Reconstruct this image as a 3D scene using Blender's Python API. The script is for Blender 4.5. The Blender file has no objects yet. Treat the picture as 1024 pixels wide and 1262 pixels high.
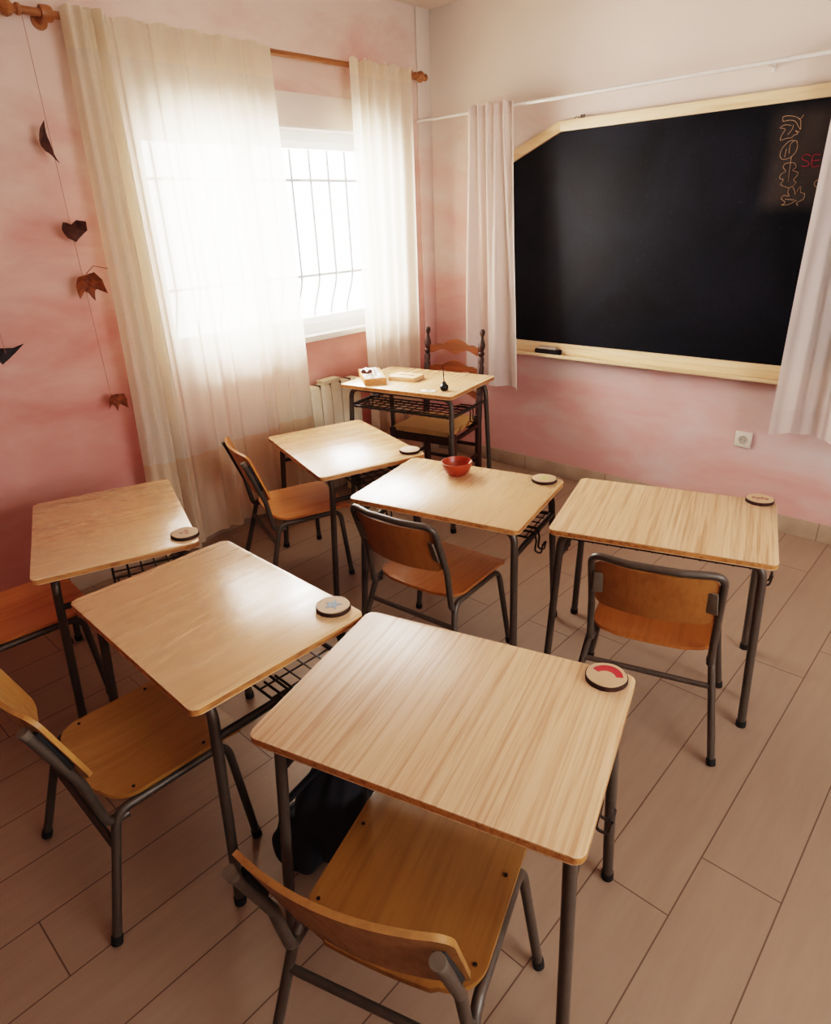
import bpy, bmesh, math, random
from mathutils import Vector, Matrix
random.seed(7)
sc = bpy.context.scene
COL = sc.collection
PI = math.pi
XW, YB, CEIL = -3.166, 3.618, 2.75          # window wall plane, blackboard wall plane, ceiling height
XR, YF = 1.75, -2.3                          # the two walls behind the camera

# ------------------------------------------------------------------ materials
def lin(c):
    return tuple((v / 255 / 12.92 if v / 255 <= .04045 else ((v / 255 + .055) / 1.055) ** 2.4) for v in c) + (1,)

class NT:
    def __init__(s, name):
        s.m = bpy.data.materials.new(name); s.m.use_nodes = True
        s.t = s.m.node_tree; s.t.nodes.clear()
        s.out = s.n('ShaderNodeOutputMaterial')
    def n(s, typ, **kw):
        x = s.t.nodes.new(typ)
        for k, v in kw.items():
            if k.startswith('i_'):
                key = k[2:]; key = int(key) if key.isdigit() else key.replace('_', ' ')
                x.inputs[key].default_value = v
            else: setattr(x, k, v)
        return x
    def l(s, a, b): s.t.links.new(a, b)
    def math(s, op, a, b=None):
        x = s.n('ShaderNodeMath', operation=op)
        for i, v in enumerate((a, b)):
            if v is None: continue
            if isinstance(v, (int, float)): x.inputs[i].default_value = v
            else: s.l(v, x.inputs[i])
        return x.outputs[0]
    def mix(s, f, a, b, blend='MIX'):
        x = s.n('ShaderNodeMix', data_type='RGBA', blend_type=blend)
        for i, v in ((0, f), (6, a), (7, b)):
            if isinstance(v, (int, float, tuple)): x.inputs[i].default_value = v
            else: s.l(v, x.inputs[i])
        return x.outputs[2]
    def ramp(s, f, stops):
        x = s.n('ShaderNodeValToRGB'); e = x.color_ramp.elements
        while len(e) < len(stops): e.new(.5)
        for k, (p, c) in enumerate(stops):
            e[k].position = p; e[k].color = c if isinstance(c, tuple) else (c, c, c, 1)
        s.l(f, x.inputs[0]); return x.outputs[0]
    def coord(s, kind='Object', scale=(1, 1, 1), rnd=False):
        tc = s.n('ShaderNodeTexCoord'); v = tc.outputs[kind]
        if rnd:
            oi = s.n('ShaderNodeObjectInfo')
            vm = s.n('ShaderNodeVectorMath', operation='SCALE'); vm.inputs[0].default_value = (7.3, 3.1, 5.7)
            s.l(oi.outputs['Random'], vm.inputs['Scale'])
            va = s.n('ShaderNodeVectorMath', operation='ADD'); s.l(v, va.inputs[0]); s.l(vm.outputs[0], va.inputs[1]); v = va.outputs[0]
        mp = s.n('ShaderNodeMapping'); mp.inputs['Scale'].default_value = scale
        s.l(v, mp.inputs[0]); return mp.outputs[0]
    def noise(s, vec, scale, detail=4, rough=.5, dist=0):
        x = s.n('ShaderNodeTexNoise'); x.inputs['Scale'].default_value = scale
        x.inputs['Detail'].default_value = detail; x.inputs['Roughness'].default_value = rough
        x.inputs['Distortion'].default_value = dist
        s.l(vec, x.inputs['Vector']); return x.outputs[0]
    def bump(s, h, strength=.1, dist=.01):
        b = s.n('ShaderNodeBump'); b.inputs['Strength'].default_value = strength; b.inputs['Distance'].default_value = dist
        s.l(h, b.inputs['Height']); return b.outputs[0]
    def bsdf(s, col, rough=.5, metal=0, normal=None, spec=.5, **kw):
        p = s.n('ShaderNodeBsdfPrincipled')
        for k, v in (('Base Color', col), ('Roughness', rough), ('Metallic', metal), ('Specular IOR Level', spec)):
            if isinstance(v, (int, float, tuple)): p.inputs[k].default_value = v
            else: s.l(v, p.inputs[k])
        for k, v in kw.items(): p.inputs[k.replace('_', ' ')].default_value = v
        if normal is not None: s.l(normal, p.inputs['Normal'])
        s.l(p.outputs[0], s.out.inputs[0]); return p

def plain(name, c, rough=.5, metal=0, var=.12, scale=30, spec=.5, bump=0, rnd=False):
    t = NT(name); v = t.coord(rnd=rnd)
    n = t.noise(v, scale, 3)
    c = lin(c); d = tuple(x * (1 - var) for x in c[:3]) + (1,); e = tuple(min(1, x * (1 + var)) for x in c[:3]) + (1,)
    col = t.ramp(n, [(.3, d), (.7, e)])
    t.bsdf(col, rough, metal, t.bump(n, bump, .004) if bump else None, spec); return t.m

def wood(name, base, dark, light=None, freq=60, stretch=.04, contrast=.6, rough=.38, axis='y', rnd=True, fine=260, bump=.04, spec=.5):
    """grain running along one local axis"""
    t = NT(name); light = light or base
    st = dict(x=(stretch, 1, 1), y=(1, stretch, 1), z=(1, 1, stretch))[axis]
    v = t.coord(scale=st, rnd=rnd)
    a = t.noise(v, freq, 5, .6, .4); b = t.noise(v, freq * .16, 2, .5, .8); c = t.noise(v, fine, 2, .6)
    wide = t.ramp(b, [(.3, lin(light)), (.7, lin(base))])
    line = t.ramp(a, [(.46, 0.), (.66, 1.)])
    col = t.mix(t.math('MULTIPLY', line, contrast), wide, lin(dark))
    col = t.mix(t.math('MULTIPLY', t.ramp(c, [(.4, 0.), (.8, 1.)]), contrast * .5), col, lin(dark))
    t.bsdf(col, t.ramp(a, [(.3, rough - .04), (.7, rough + .06)]), 0, t.bump(a, bump, .002), spec); return t.m

M = {}
M['pine_strong'] = wood('pine_strong', (208, 168, 134), (172, 122, 84), (218, 184, 152), 78, .025, .75, .42)
M['pine_soft'] = wood('pine_soft', (208, 164, 124), (188, 138, 94), (218, 180, 144), 22, .05, .3, .27, spec=.8)
M['pine_edge'] = wood('pine_edge', (176, 116, 62), (120, 70, 34), (190, 132, 80), 60, .3, .8, .5)
M['ply_gold'] = wood('ply_gold', (158, 112, 56), (136, 92, 40), (168, 122, 64), 50, .05, .5, .4)
M['ply_gold_shaded'] = wood('ply_gold_shaded', (136, 92, 44), (116, 76, 32), (146, 102, 52), 50, .05, .5, .42)  # golden plywood with the shade under the nearest desk darkened into its colour
M['ply_gold_shaded_v'] = wood('ply_gold_shaded_v', (142, 98, 52), (120, 80, 38), (152, 106, 60), 50, .05, .5, .42, axis='z')  # backrest version, the same shade put into the colour
M['ply_orange'] = wood('ply_orange', (158, 96, 46), (134, 76, 34), (168, 106, 54), 50, .05, .5, .36)
M['ply_orange_v'] = wood('ply_orange_v', (152, 98, 48), (128, 78, 36), (160, 106, 56), 50, .05, .5, .36, axis='z')
M['ply_gold_v'] = wood('ply_gold_v', (166, 118, 66), (140, 94, 46), (176, 128, 74), 50, .05, .5, .4, axis='z')
M['ply_amber'] = wood('ply_amber', (196, 128, 70), (170, 100, 48), (204, 138, 80), 50, .05, .5, .34)
M['ply_amber_v'] = wood('ply_amber_v', (186, 122, 66), (160, 94, 44), (196, 132, 74), 50, .05, .5, .34, axis='z')
M['metal'] = plain('painted_metal', (84, 74, 66), .42, .3, .08, 60)
M['metal_dark'] = plain('dark_metal', (66, 58, 52), .45, .4, .08, 60)
M['rubber'] = plain('black_rubber', (26, 23, 22), .7)
M['plate'] = plain('grey_plastic', (104, 92, 80), .5, .1)
M['screw'] = plain('dark_screw', (52, 36, 22), .4, .6)
M['board_pine'] = wood('board_pine', (222, 188, 148), (192, 148, 104), (230, 202, 166), 30, .05, .5, .5, axis='x')
M['rod_wood'] = wood('rod_wood', (150, 94, 52), (112, 64, 32), (162, 106, 62), 60, .05, .6, .4)
M['dark_walnut'] = wood('dark_walnut', (62, 32, 20), (30, 16, 10), (74, 40, 26), 40, .06, .7, .5, axis='z')
M['red_walnut'] = wood('red_walnut', (124, 66, 34), (84, 40, 20), (140, 78, 42), 40, .06, .6, .32, axis='x')
M['white_paint'] = plain('white_paint', (226, 220, 212), .4, 0, .03)
M['cream_enamel'] = plain('cream_enamel', (226, 212, 186), .35, 0, .03)
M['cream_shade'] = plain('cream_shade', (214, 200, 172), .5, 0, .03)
M['dark_gap'] = plain('dark_gap', (70, 60, 50), .8)
M['white_plastic'] = plain('white_plastic', (214, 204, 190), .35, 0, .03)
M['grey_socket'] = plain('grey_socket', (170, 158, 144), .5)
M['bark'] = plain('bark', (52, 30, 18), .85, 0, .4, 120, bump=.4)
M['slice'] = None
M['red_paint'] = plain('red_paint', (178, 40, 48), .5, 0, .2, 90)
M['blue_paint'] = plain('blue_paint', (112, 136, 150), .6, 0, .2, 90)
M['green_paint'] = plain('green_paint', (176, 172, 104), .6, 0, .15, 90)
M['rust_paint'] = plain('rust_paint', (150, 96, 78), .6, 0, .3, 200)
M['terracotta'] = plain('terracotta', (154, 62, 34), .35, 0, .12, 40)
M['white_label'] = plain('white_label', (214, 150, 122), .4)
M['leaf_brown'] = plain('leaf_brown', (70, 34, 22), .7, 0, .45, 60, bump=.4, rnd=True)
M['leaf_rust'] = plain('leaf_rust', (120, 62, 28), .7, 0, .45, 60, bump=.4)
M['leaf_black'] = plain('leaf_black', (34, 28, 30), .7, 0, .3, 60)
M['string'] = plain('string', (150, 100, 84), .9)
M['felt'] = plain('felt_black', (26, 22, 22), .95)
M['eraser_top'] = plain('eraser_top', (176, 160, 146), .6)
M['bag'] = plain('bag_cloth', (38, 38, 46), .85, 0, .3, 14, bump=.3)
M['bag2'] = plain('bag_patch', (64, 68, 76), .8)
M['paper'] = plain('paper', (236, 230, 224), .8, 0, .03)
M['box_wood'] = wood('box_wood', (206, 140, 88), (170, 104, 58), (216, 154, 104), 40, .06, .5, .5)
M['box_pale'] = wood('box_pale', (222, 176, 138), (196, 140, 100), (228, 190, 156), 40, .06, .4, .5)
M['ribbon'] = plain('ribbon', (96, 60, 50), .6)
M['ink_black'] = plain('ink_black', (24, 20, 20), .25)
M['wire'] = plain('wire', (58, 50, 46), .4, .6)
M['chalk_peach'] = plain('chalk_peach', (150, 120, 96), .95, 0, .3, 300)
M['chalk_red'] = plain('chalk_red', (140, 40, 56), .95, 0, .3, 300)
M['grille'] = plain('grille_paint', (96, 94, 94), .6, 0, .05)

def mk_slice():
    t = NT('wood_slice'); tc = t.coord(rnd=False)
    w = t.n('ShaderNodeTexWave', wave_type='RINGS', rings_direction='Z'); w.inputs['Scale'].default_value = 70; w.inputs['Distortion'].default_value = 2.5; w.inputs['Detail'].default_value = 2
    t.l(tc, w.inputs['Vector'])
    c = t.ramp(w.outputs['Fac'], [(.2, lin((178, 142, 112))), (.9, lin((198, 164, 134)))])
    t.bsdf(c, .6); return t.m
M['slice'] = mk_slice()

def mk_rush():
    t = NT('woven_rush'); v = t.coord(scale=(1, 1, 1))
    w = t.n('ShaderNodeTexWave', bands_direction='X'); w.inputs['Scale'].default_value = 38; w.inputs['Distortion'].default_value = 1.2
    t.l(v, w.inputs['Vector'])
    n = t.noise(v, 40, 3)
    c = t.ramp(w.outputs['Fac'], [(.1, lin((120, 82, 44))), (.7, lin((206, 164, 104)))])
    c = t.mix(t.math('MULTIPLY', n, .4), c, lin((150, 100, 56)))
    t.bsdf(c, .7, 0, t.bump(w.outputs['Fac'], .6, .006)); return t.m
M['rush'] = mk_rush()

def mk_wall(name, cream, pink, red, xf=0., zf=.14, off=0.):
    """sponged limewash: cream above, pinker and redder clouds lower down"""
    t = NT(name); v = t.coord()
    sep = t.n('ShaderNodeSeparateXYZ'); t.l(v, sep.inputs[0]); z = sep.outputs[2]
    big = t.noise(v, 1.1, 3, .5, .3)
    mp = t.n('ShaderNodeMapping'); mp.inputs['Scale'].default_value = (1, 1, 2.4); t.l(v, mp.inputs[0])
    cloud = t.noise(mp.outputs[0], 1.7, 4, .55, .35)
    fine = t.noise(mp.outputs[0], 7, 5, .6, .3)
    zz = t.math('MULTIPLY', t.math('SUBTRACT', 2.5, z), .5)                 # 0 high, ~1.2 low
    f = t.math('ADD', zz, t.math('MULTIPLY', t.math('SUBTRACT', big, .5), 1.0))
    base = t.mix(t.ramp(f, [(.05, 0.), (.9, 1.)]), lin(cream), lin(pink))
    g = t.math('ADD', t.math('MULTIPLY', cloud, .85), t.math('MULTIPLY', fine, .2))
    g = t.math('ADD', g, t.math('ADD', t.math('MULTIPLY', zz, zf), off))
    if xf: g = t.math('ADD', g, t.math('MULTIPLY', t.math('ADD', sep.outputs[0], 1.7), -xf))
    col = t.mix(t.math('MULTIPLY', t.ramp(g, [(.5, 0.), (.85, 1.)]), .7), base, lin(red))
    col = t.mix(t.math('MULTIPLY', t.ramp(fine, [(.45, 0.), (.8, 1.)]), .15), col, lin(cream))
    t.bsdf(col, .9, 0, t.bump(fine, .05, .01), .2); return t.m
M['wall_win'] = mk_wall('pink_limewash', (218, 196, 184), (206, 152, 142), (184, 94, 88))
M['wall_board'] = mk_wall('pale_limewash', (216, 202, 190), (208, 188, 184), (206, 134, 124), .09, .42, -.2)
M['back_wall'] = plain('ochre_wall', (150, 104, 84), .9, 0, .1, 2)  # unseen wall behind the camera, coloured dark to cut bounce light
M['ceiling'] = plain('ceiling_paint', (226, 210, 198), .9, 0, .03, 3)
def mk_pvc():
    t = NT('white_pvc'); n = t.noise(t.coord(), 20, 2); c = t.ramp(n, [(0, lin((232, 230, 226))), (1, lin((240, 238, 234)))])
    p = t.bsdf(c, .35); tl = t.n('ShaderNodeBsdfTranslucent'); t.l(c, tl.inputs[0])
    m = t.n('ShaderNodeMixShader'); m.inputs[0].default_value = .4; t.l(p.outputs[0], m.inputs[1]); t.l(tl.outputs[0], m.inputs[2]); t.l(m.outputs[0], t.out.inputs[0]); return t.m
M['pvc'] = mk_pvc()
M['lintel'] = plain('lintel_paint', (224, 210, 200), .8, 0, .03, 4)
M['reveal'] = plain('white_reveal', (232, 226, 220), .7, 0, .02)

def mk_floor():
    t = NT('floor_planks'); tc = t.n('ShaderNodeTexCoord')
    sep = t.n('ShaderNodeSeparateXYZ'); t.l(tc.outputs['UV'], sep.inputs[0])
    u, v = sep.outputs[0], sep.outputs[1]
    fu, fv = t.math('FRACT', u), t.math('FRACT', v)
    du = t.math('MULTIPLY', t.math('MINIMUM', fu, t.math('SUBTRACT', 1., fu)), .2)      # metres from a long joint
    dv = t.math('MULTIPLY', t.math('MINIMUM', fv, t.math('SUBTRACT', 1., fv)), 1.2)
    d = t.math('MINIMUM', du, dv)
    joint = t.ramp(t.math('MULTIPLY', d, 100.), [(.08, 1.), (.26, 0.)])
    cell = t.math('ADD', t.math('FLOOR', u), t.math('MULTIPLY', t.math('FLOOR', v), 17.3))
    wn = t.n('ShaderNodeTexWhiteNoise', noise_dimensions='1D'); t.l(cell, wn.inputs['W'])
    ob = t.n('ShaderNodeMapping'); ob.inputs['Scale'].default_value = (1, .12, 1); t.l(tc.outputs['Object'], ob.inputs[0])
    g = t.noise(ob.outputs[0], 26, 5, .62, .3); g2 = t.noise(tc.outputs['Object'], 1.5, 3)
    col = t.ramp(g, [(.25, lin((132, 109, 92))), (.8, lin((148, 125, 106)))])
    col = t.mix(t.math('MULTIPLY', wn.outputs[0], .12), col, lin((160, 134, 118)))
    col = t.mix(t.math('MULTIPLY', g2, .2), col, lin((180, 146, 126)))
    col = t.mix(t.math('MULTIPLY', joint, .85), col, lin((74, 50, 38)))
    h = t.math('SUBTRACT', t.math('MULTIPLY', g, .3), joint)
    t.bsdf(col, t.ramp(g, [(.3, .42), (.8, .55)]), 0, t.bump(h, .12, .003), .4); return t.m
M['floor'] = mk_floor()

def mk_tile():
    t = NT('skirting_tile'); v = t.coord()
    n = t.noise(v, 8, 4)
    sep = t.n('ShaderNodeSeparateXYZ'); t.l(v, sep.inputs[0])
    s = t.math('FRACT', t.math('DIVIDE', t.math('ADD', t.math('ADD', sep.outputs[0], sep.outputs[1]), .56), .6))
    d = t.math('MINIMUM', s, t.math('SUBTRACT', 1., s))
    j = t.ramp(d, [(.002, 1.), (.006, 0.)])
    col = t.ramp(n, [(.3, lin((160, 136, 116))), (.7, lin((178, 154, 134)))])
    t.bsdf(t.mix(t.math('MULTIPLY', j, .7), col, lin((90, 70, 58))), .5); return t.m
M['skirting'] = mk_tile()

def mk_board():
    t = NT('chalkboard_slate'); v = t.coord()
    n = t.noise(v, 2.2, 5, .6, 1.2); f = t.noise(v, 60, 3)
    col = t.ramp(n, [(.35, lin((13, 14, 18))), (.75, lin((26, 28, 38)))])
    sep = t.n('ShaderNodeSeparateXYZ'); t.l(v, sep.inputs[0])
    # wiped chalk dust around the drawing
    def band(o, a, b, s):
        up = t.math('MULTIPLY', t.math('SUBTRACT', o, a), s); dn = t.math('MULTIPLY', t.math('SUBTRACT', b, o), s)
        x = t.n('ShaderNodeClamp'); t.l(t.math('MINIMUM', up, dn), x.inputs[0]); return x.outputs[0]
    patch = t.math('MULTIPLY', band(sep.outputs[0], .46, 1.1, 14), band(sep.outputs[2], 1.56, 2.02, 14))
    dust = t.math('MULTIPLY', patch, t.ramp(n, [(.3, .3), (.7, .75)]))
    col = t.mix(dust, col, lin((74, 66, 62)))
    col = t.mix(t.math('MULTIPLY', t.ramp(f, [(.62, 0.), (.8, 1.)]), .1), col, lin((110, 110, 112)))
    t.bsdf(col, t.ramp(n, [(.3, .42), (.7, .5)]), 0, t.bump(f, .05, .001), .16); return t.m
M['slate'] = mk_board()

def mk_cloth(name, c, transp, trans, weave=420):
    t = NT(name); v = t.coord()
    n = t.noise(v, weave, 2); m = t.noise(v, 6, 3)
    c0 = lin(c); c1 = tuple(x * .9 for x in c0[:3]) + (1,)
    col = t.ramp(n, [(.35, c1), (.65, c0)])
    df = t.n('ShaderNodeBsdfDiffuse'); tl = t.n('ShaderNodeBsdfTranslucent'); tp = t.n('ShaderNodeBsdfTransparent')
    b = t.bump(n, .15, .002)
    t.l(col, df.inputs[0]); t.l(col, tl.inputs[0]); t.l(b, df.inputs['Normal'])
    m1 = t.n('ShaderNodeMixShader'); m1.inputs[0].default_value = trans; t.l(df.outputs[0], m1.inputs[1]); t.l(tl.outputs[0], m1.inputs[2])
    m2 = t.n('ShaderNodeMixShader'); m2.inputs[0].default_value = transp; t.l(m1.outputs[0], m2.inputs[1]); t.l(tp.outputs[0], m2.inputs[2])
    t.l(m2.outputs[0], t.out.inputs[0]); return t.m
M['sheer'] = mk_cloth('cream_sheer', (245, 234, 217), .17, .53)
M['sheer_hem'] = mk_cloth('cream_sheer_double', (230, 206, 178), .05, .4)
M['sheer_head'] = mk_cloth('cream_sheer_header', (240, 226, 204), .06, .5)
M['muslin'] = mk_cloth('white_muslin', (230, 216, 210), .06, .35)
M['muslin_hem'] = mk_cloth('white_muslin_double', (224, 208, 202), .02, .3)

def mk_glass():
    t = NT('window_glass')
    tp = t.n('ShaderNodeBsdfTransparent'); gl = t.n('ShaderNodeBsdfGlossy'); gl.inputs['Roughness'].default_value = .02
    n = t.noise(t.coord(), 3, 2); fr = t.n('ShaderNodeFresnel'); fr.inputs[0].default_value = 1.3
    m = t.n('ShaderNodeMixShader'); t.l(t.math('MULTIPLY', fr.outputs[0], t.ramp(n, [(0, .8), (1, 1.)])), m.inputs[0])
    t.l(tp.outputs[0], m.inputs[1]); t.l(gl.outputs[0], m.inputs[2]); t.l(m.outputs[0], t.out.inputs[0]); return t.m
M['glass'] = mk_glass()

# ------------------------------------------------------------------ geometry helpers
def finish(name, bm, mat, parent=None, sharp=38):
    bmesh.ops.recalc_face_normals(bm, faces=bm.faces[:])
    lim = math.radians(sharp)
    for f in bm.faces: f.smooth = True
    for e in bm.edges:
        if len(e.link_faces) == 2 and e.calc_face_angle(0) > lim: e.smooth = False
    me = bpy.data.meshes.new(name); bm.to_mesh(me); bm.free()
    for m in (mat if isinstance(mat, (list, tuple)) else [mat]): me.materials.append(m)
    o = bpy.data.objects.new(name, me); COL.objects.link(o)
    if parent: o.parent = parent
    return o
def tag(o, label, cat, group=None):
    o['label'] = label; o['category'] = cat
    if group: o['group'] = group
    return o
def thing(name, label, cat, loc=(0, 0, 0), rz=0, group=None):
    o = bpy.data.objects.new(name, None); COL.objects.link(o); o.empty_display_size = .1
    o.location = loc; o.rotation_euler = (0, 0, rz); return tag(o, label, cat, group)
def struct(name, bm, mat, parent=None):
    o = finish(name, bm, mat, parent)
    if not parent: o['kind'] = 'structure'
    return o
def box(bm, x0, x1, y0, y1, z0, z1, bev=0, mat=0):
    r = bmesh.ops.create_cube(bm, size=1)
    vs = r['verts']
    for v in vs: v.co = Vector(((x0 + x1) / 2 + v.co.x * (x1 - x0), (y0 + y1) / 2 + v.co.y * (y1 - y0), (z0 + z1) / 2 + v.co.z * (z1 - z0)))
    if bev:
        es = {e for v in vs for e in v.link_edges}
        bmesh.ops.bevel(bm, geom=list(es), offset=bev, segments=2, affect='EDGES', profile=.5)
    return bm
def B(*a, **k): return box(bmesh.new(), *a, **k)
def obox(bm, c, sx, sy, sz, rot, bev=0):
    r = bmesh.ops.create_cube(bm, size=1); vs = r['verts']
    for v in vs: v.co = Vector(c) + rot @ Vector((v.co.x * sx, v.co.y * sy, v.co.z * sz))
    if bev:
        es = {e for v in vs for e in v.link_edges}
        bmesh.ops.bevel(bm, geom=list(es), offset=bev, segments=2, affect='EDGES', profile=.5)
    return bm
def fillet(pts, r, seg=6):
    pts = [Vector(p) for p in pts]
    if len(pts) < 3 or r <= 0: return pts
    out = [pts[0]]
    for a, b, c in zip(pts, pts[1:], pts[2:]):
        d1, d2 = (a - b), (c - b); l1, l2 = d1.length, d2.length
        if l1 < 1e-6 or l2 < 1e-6: continue
        ang = d1.angle(d2)
        if ang > PI - .05: out.append(b); continue
        t = min(r / math.tan(ang / 2), l1 * .48, l2 * .48)
        p, q = b + d1 / l1 * t, b + d2 / l2 * t
        for i in range(seg + 1):
            k = i / seg; out.append((1 - k) ** 2 * p + 2 * k * (1 - k) * b + k * k * q)
    out.append(pts[-1]); return out
def tube(bm, pts, r, n=10, fil=0, seg=6, caps=True, closed=False):
    P = fillet(pts, fil, seg) if fil else [Vector(p) for p in pts]
    rad = r if isinstance(r, (list, tuple)) else [r] * len(P)
    N = len(P); T = []
    for i in range(N):
        if closed: t = P[(i + 1) % N] - P[i - 1]
        else: t = P[min(i + 1, N - 1)] - P[max(i - 1, 0)]
        T.append(t.normalized())
    up = Vector((0, 0, 1)) if abs(T[0].z) < .9 else Vector((1, 0, 0))
    nrm = T[0].cross(up).normalized(); rings = []
    for i in range(N):
        if i:
            q = T[i - 1].rotation_difference(T[i]); nrm = q @ nrm
        bn = T[i].cross(nrm).normalized()
        rings.append([bm.verts.new(P[i] + (nrm * math.cos(a) + bn * math.sin(a)) * rad[i]) for a in [2 * PI * k / n for k in range(n)]])
    for i in range(N if closed else N - 1):
        a, b = rings[i], rings[(i + 1) % N]
        for k in range(n): bm.faces.new((a[k], a[(k + 1) % n], b[(k + 1) % n], b[k]))
    if caps and not closed: bm.faces.new(rings[0][::-1]); bm.faces.new(rings[-1])
    return bm
def TB(*a, **k): return tube(bmesh.new(), *a, **k)
def lathe(bm, prof, n=20, c=(0, 0, 0), rot=None):
    c = Vector(c); rings = []
    f = (lambda v: c + rot @ v) if rot else (lambda v: c + v)
    for r, z in prof:
        if r < 1e-5: rings.append([bm.verts.new(f(Vector((0, 0, z))))])
        else: rings.append([bm.verts.new(f(Vector((r * math.cos(2 * PI * k / n), r * math.sin(2 * PI * k / n), z)))) for k in range(n)])
    for a, b in zip(rings, rings[1:]):
        for k in range(n):
            q = [a[k % len(a)], a[(k + 1) % len(a)], b[(k + 1) % len(b)], b[k % len(b)]]
            u = []
            for v in q:
                if v not in u: u.append(v)
            if len(u) > 2: bm.faces.new(u)
    if len(rings[0]) > 1: bm.faces.new(rings[0][::-1])
    if len(rings[-1]) > 1: bm.faces.new(rings[-1])
    return bm
def LT(*a, **k): return lathe(bmesh.new(), *a, **k)
def rrect(hx, hy, r, seg=6, cx=0, cy=0):
    out = []
    for sx, sy, a0 in ((1, 1, 0), (-1, 1, 90), (-1, -1, 180), (1, -1, 270)):
        for i in range(seg + 1):
            a = math.radians(a0 + 90 * i / seg)
            out.append((cx + sx * (hx - r) + r * math.cos(a), cy + sy * (hy - r) + r * math.sin(a)))
    return out
def slab(bm, outline, z0, z1, bev=0, edge_mat=0):
    lo = [bm.verts.new((x, y, z0)) for x, y in outline]; hi = [bm.verts.new((x, y, z1)) for x, y in outline]
    n = len(lo); top = bm.faces.new(hi); bot = bm.faces.new(lo[::-1]); sides = []
    for k in range(n):
        f = bm.faces.new((lo[k], lo[(k + 1) % n], hi[(k + 1) % n], hi[k])); f.material_index = edge_mat; sides.append(f)
    if bev:
        es = list(top.edges) + list(bot.edges)
        bmesh.ops.bevel(bm, geom=es, offset=bev, segments=2, affect='EDGES', profile=.5)
    return bm
def sheet(bm, P, nu, nv, th):
    """closed thin shell over the surface P(s,t); thickness along its normal"""
    G = [[Vector(P(i / nu, j / nv)) for j in range(nv + 1)] for i in range(nu + 1)]
    def nor(i, j):
        a = G[min(i + 1, nu)][j] - G[max(i - 1, 0)][j]; b = G[i][min(j + 1, nv)] - G[i][max(j - 1, 0)]
        c = a.cross(b); return c.normalized() if c.length > 1e-9 else Vector((0, 0, 1))
    A = [[bm.verts.new(G[i][j] + nor(i, j) * th / 2) for j in range(nv + 1)] for i in range(nu + 1)]
    Bk = [[bm.verts.new(G[i][j] - nor(i, j) * th / 2) for j in range(nv + 1)] for i in range(nu + 1)]
    for i in range(nu):
        for j in range(nv):
            bm.faces.new((A[i][j], A[i + 1][j], A[i + 1][j + 1], A[i][j + 1]))
            bm.faces.new((Bk[i][j], Bk[i][j + 1], Bk[i + 1][j + 1], Bk[i + 1][j]))
    for i in range(nu):
        bm.faces.new((A[i][0], Bk[i][0], Bk[i + 1][0], A[i + 1][0])); bm.faces.new((A[i][nv], A[i + 1][nv], Bk[i + 1][nv], Bk[i][nv]))
    for j in range(nv):
        bm.faces.new((A[0][j], A[0][j + 1], Bk[0][j + 1], Bk[0][j])); bm.faces.new((A[nu][j], Bk[nu][j], Bk[nu][j + 1], A[nu][j + 1]))
    return bm
def grid(bm, P, nu, nv, mat=0):
    V = [[bm.verts.new(P(i / nu, j / nv)) for j in range(nv + 1)] for i in range(nu + 1)]
    for i in range(nu):
        for j in range(nv): bm.faces.new((V[i][j], V[i + 1][j], V[i + 1][j + 1], V[i][j + 1])).material_index = mat
    return bm
def lerp(a, b, k): return a + (b - a) * k
def smooth(k): k = max(0., min(1., k)); return k * k * (3 - 2 * k)

# ------------------------------------------------------------------ the room
def floor_mesh():
    joints = {0: 1.393, -1: 1.177, -2: 2.035, -5: 2.06, -6: .11}
    bm = bmesh.new(); uv = bm.loops.layers.uv.new('UVMap')
    k0 = math.floor((XW - .3 + .307) / .2); k1 = math.ceil((XR + .1 + .307) / .2)
    for k in range(k0, k1):
        j = joints.get(k, (k * .437 + .3) % 1.2)
        x0, x1, y0, y1 = -.307 + .2 * k, -.107 + .2 * k, YF - .2, YB + .2
        f = bm.faces.new([bm.verts.new(c) for c in ((x0, y0, 0), (x1, y0, 0), (x1, y1, 0), (x0, y1, 0))])
        for lp in f.loops:
            lp[uv].uv = (k + 40 + (1 if lp.vert.co.x > x0 + .1 else 0), (lp.vert.co.y - j) / 1.2 + 20)
    bmesh.ops.remove_doubles(bm, verts=bm.verts[:], dist=1e-5)
    return bm
struct('floor', floor_mesh(), M['floor'])
struct('ceiling', B(XW - .3, XR + .2, YF - .2, YB + .2, CEIL, CEIL + .1), M['ceiling'])
WY0, WY1, WZ0, WZ1 = 1.60, 3.24, 1.0, 2.09
def wall_with_hole():
    bm = bmesh.new(); x0, x1 = XW - .28, XW
    box(bm, x0, x1, YF - .2, WY0, 0, CEIL); box(bm, x0, x1, WY1, YB + .2, 0, CEIL)
    box(bm, x0, x1, WY0, WY1, 0, WZ0); box(bm, x0, x1, WY0, WY1, WZ1, CEIL); return bm
struct('wall_left', wall_with_hole(), M['wall_win'])
struct('wall_back', B(XW, XR + .2, YB, YB + .2, 0, CEIL), M['wall_board'])
def right_wall():
    bm = bmesh.new(); x0, x1 = XR, XR + .2
    box(bm, x0, x1, YF - .2, .2, 0, CEIL); box(bm, x0, x1, 1.9, YB, 0, CEIL)
    box(bm, x0, x1, .2, 1.9, 0, 1.0); box(bm, x0, x1, .2, 1.9, 2.2, CEIL); return bm  # assumed window opening, out of view, lets in the added fill lamp
struct('wall_right', right_wall(), M['wall_board'])
struct('wall_front', B(XW, XR, YF - .2, YF, 0, CEIL), M['back_wall'])
struct('baseboard_back', B(XW + .012, XR, YB - .012, YB, 0, .097, .002), M['skirting'])
struct('baseboard_left', B(XW, XW + .012, YF, YB, 0, .097, .002), M['skirting'])
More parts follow.
